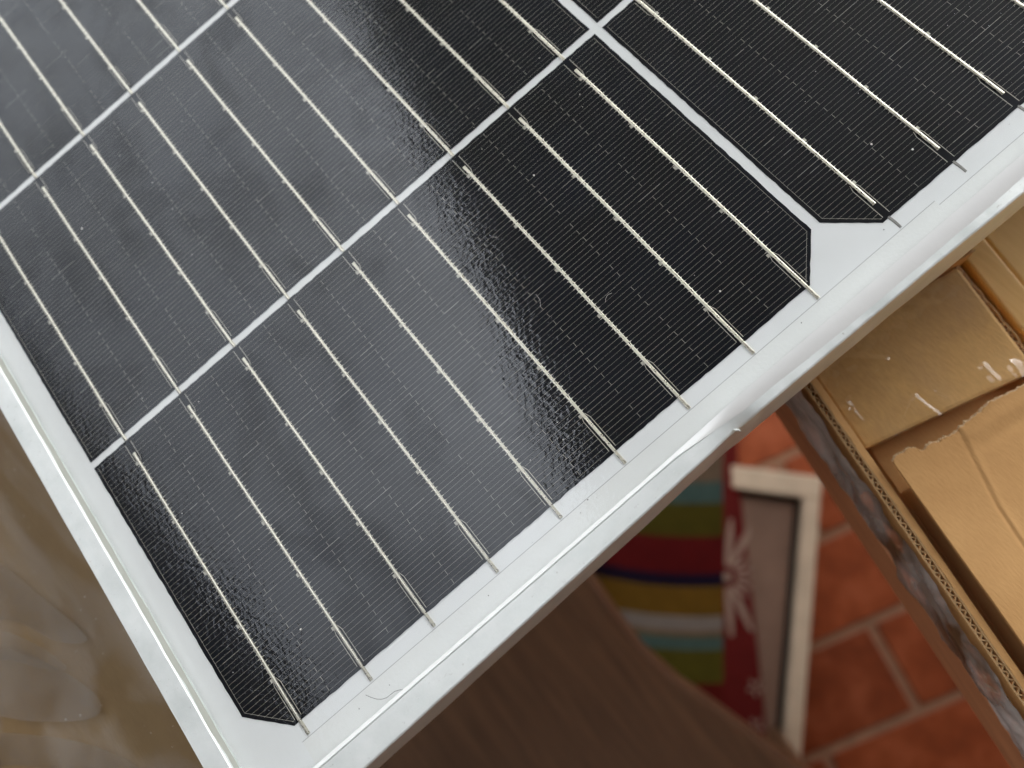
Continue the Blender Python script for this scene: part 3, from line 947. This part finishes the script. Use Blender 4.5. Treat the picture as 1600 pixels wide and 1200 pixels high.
E1, E2, Q = Vector((-0.745, -0.667)), Vector((-0.667, 0.745)), Vector((307.7, -81.6))
def fr_f(u, w):          # u down the right side of the frame, w towards its left
    p = Q + E1 * u + E2 * w
    return (p.x, p.y)
wf = thing('white_frame', 'worn white wooden frame with pinkish backing board lying on the terracotta floor', 'frame', (*fr_f(250, 160), FLOOR))
for nme, (u0, u1, w0, w1) in (('rail', (0, 30, 0, 330)), ('rail', (490, 520, 0, 330)), ('rail', (30.3, 489.7, 0, 21)), ('rail', (30.3, 489.7, 309, 330))):
    b = B(); b.box(u0, u1, w0, w1, FLOOR + .2, -862, fr=fr_f); part(nme, b, [M_WPAINT], wf, bevel=2)
b = B(); b.box(38, 484, 30, 304, -884, -874, fr=fr_f); part('backing_board', b, [M_BOARD], wf, bevel=1)
b = B(); b.box(31, 489, 22, 308, -897, -893, fr=fr_f); part('gap_shade_board', b, [M_DARK], wf)  # dark sheet below the gap, its shade put into the colour

F1, F2, S0 = Vector((-0.677, -0.736)), Vector((-0.736, 0.677)), Vector((237.2, 27.0))
def fr_s(u, w):
    p = S0 + F1 * u + F2 * w
    return (p.x, p.y)
bagt = thing('striped_gift_bag', 'striped paper gift bag with red daisy printed side lying on the white frame', 'gift bag', (*fr_s(190, 90), -874))
cuts = [-30, 44, 71.7, 115, 162, 178, 214.6, 233, 240, 256, 296, 380]
def bag_z(u, w): return -852 + 10 * math.sin(math.pi * min(1, max(0, w / 240))) * (0.6 + 0.4 * math.sin(math.pi * min(1, max(0, (u + 30) / 410))))
def bow(w): return -9 * ((w - 70) / 100) ** 2 + 4.4
for k in range(11):
    b = B()
    rows = []
    for j in range(25):
        w = 240 * j / 24
        rows.append([(*fr_s(u + (bow(w) if 0 < (k + i_) else 0), w), bag_z(u, w)) for i_, u in enumerate([cuts[k] + (cuts[k + 1] - cuts[k]) * q / 4 for q in range(5)])])
    b.grid(rows)
    part('stripe', b, [M_STRIPE[k]], bagt, smooth=60)
def gw(u): return 20 + 33 * min(1.1, max(0, (u - 20) / 330))
def gus(u, t):           # t 0 at the fold, 1 at the outer edge
    return (*fr_s(u, -gw(u) * t), -852.2 - 18 * t)
b = B(); b.grid([[gus(-30 + 410 * i / 20, t / 4) for t in range(5)] for i in range(21)][::-1]); part('side_panel', b, [M_REDP], bagt, smooth=60)
b = B(); b.prism([fr_s(-28, 238), fr_s(378, 238), fr_s(378, 2), fr_s(-28, 2)], -873.8, -858); part('back_panel', b, [M_REDP], bagt)
def gus_pt(u, d):        # d mm outward from the fold
    return (*fr_s(u, -d), -852.2 - 18 * d / gw(u) + 0.6)
def petal(uc, dc, ang, r0, r1, wd):
    b = B(); pts = []
    ca, sa = math.cos(ang), math.sin(ang)
    for i in range(7):
        t = i / 6; rr = r0 + (r1 - r0) * t; w = wd * (0.25 + 0.75 * math.sin(math.pi * (0.15 + 0.75 * t)))
        pts.append((rr, w))
    L = [(uc + ca * rr - sa * w, dc + sa * rr + ca * w) for rr, w in pts]; R_ = [(uc + ca * rr + sa * w, dc + sa * rr - ca * w) for rr, w in pts][::-1]
    poly = [gus_pt(u, max(0.3, d)) for u, d in L + R_]
    lo = [(p[0], p[1], p[2] - 0.5) for p in poly]
    b.face(poly)
    for i in range(len(poly)):
        j = (i + 1) % len(poly); b.face([lo[i], lo[j], poly[j], poly[i]])
    part('petal', b, [M_DAISY], bagt)
for a in range(-4, 5):
    if a == 0: petal(166, 4, math.pi / 2, 14, 34, 2.4); continue
    ang = math.pi / 2 + a * 0.37
    petal(166, 4, ang, 14, 36 if abs(a) < 3 else 74, 2.6 if abs(a) < 3 else 4.6)
b = B(); b.prism([gus_pt(166 + 6 * math.cos(q * .785), max(.4, 5 + 6 * math.sin(q * .785)))[:2] for q in range(8)][::-1], -858, -851); part('daisy_centre', b, [M_DAISY], bagt)
for uc in (300, 345):
    for q in range(5): petal(uc, 40, q * 1.257, 3, 11, 1.8)
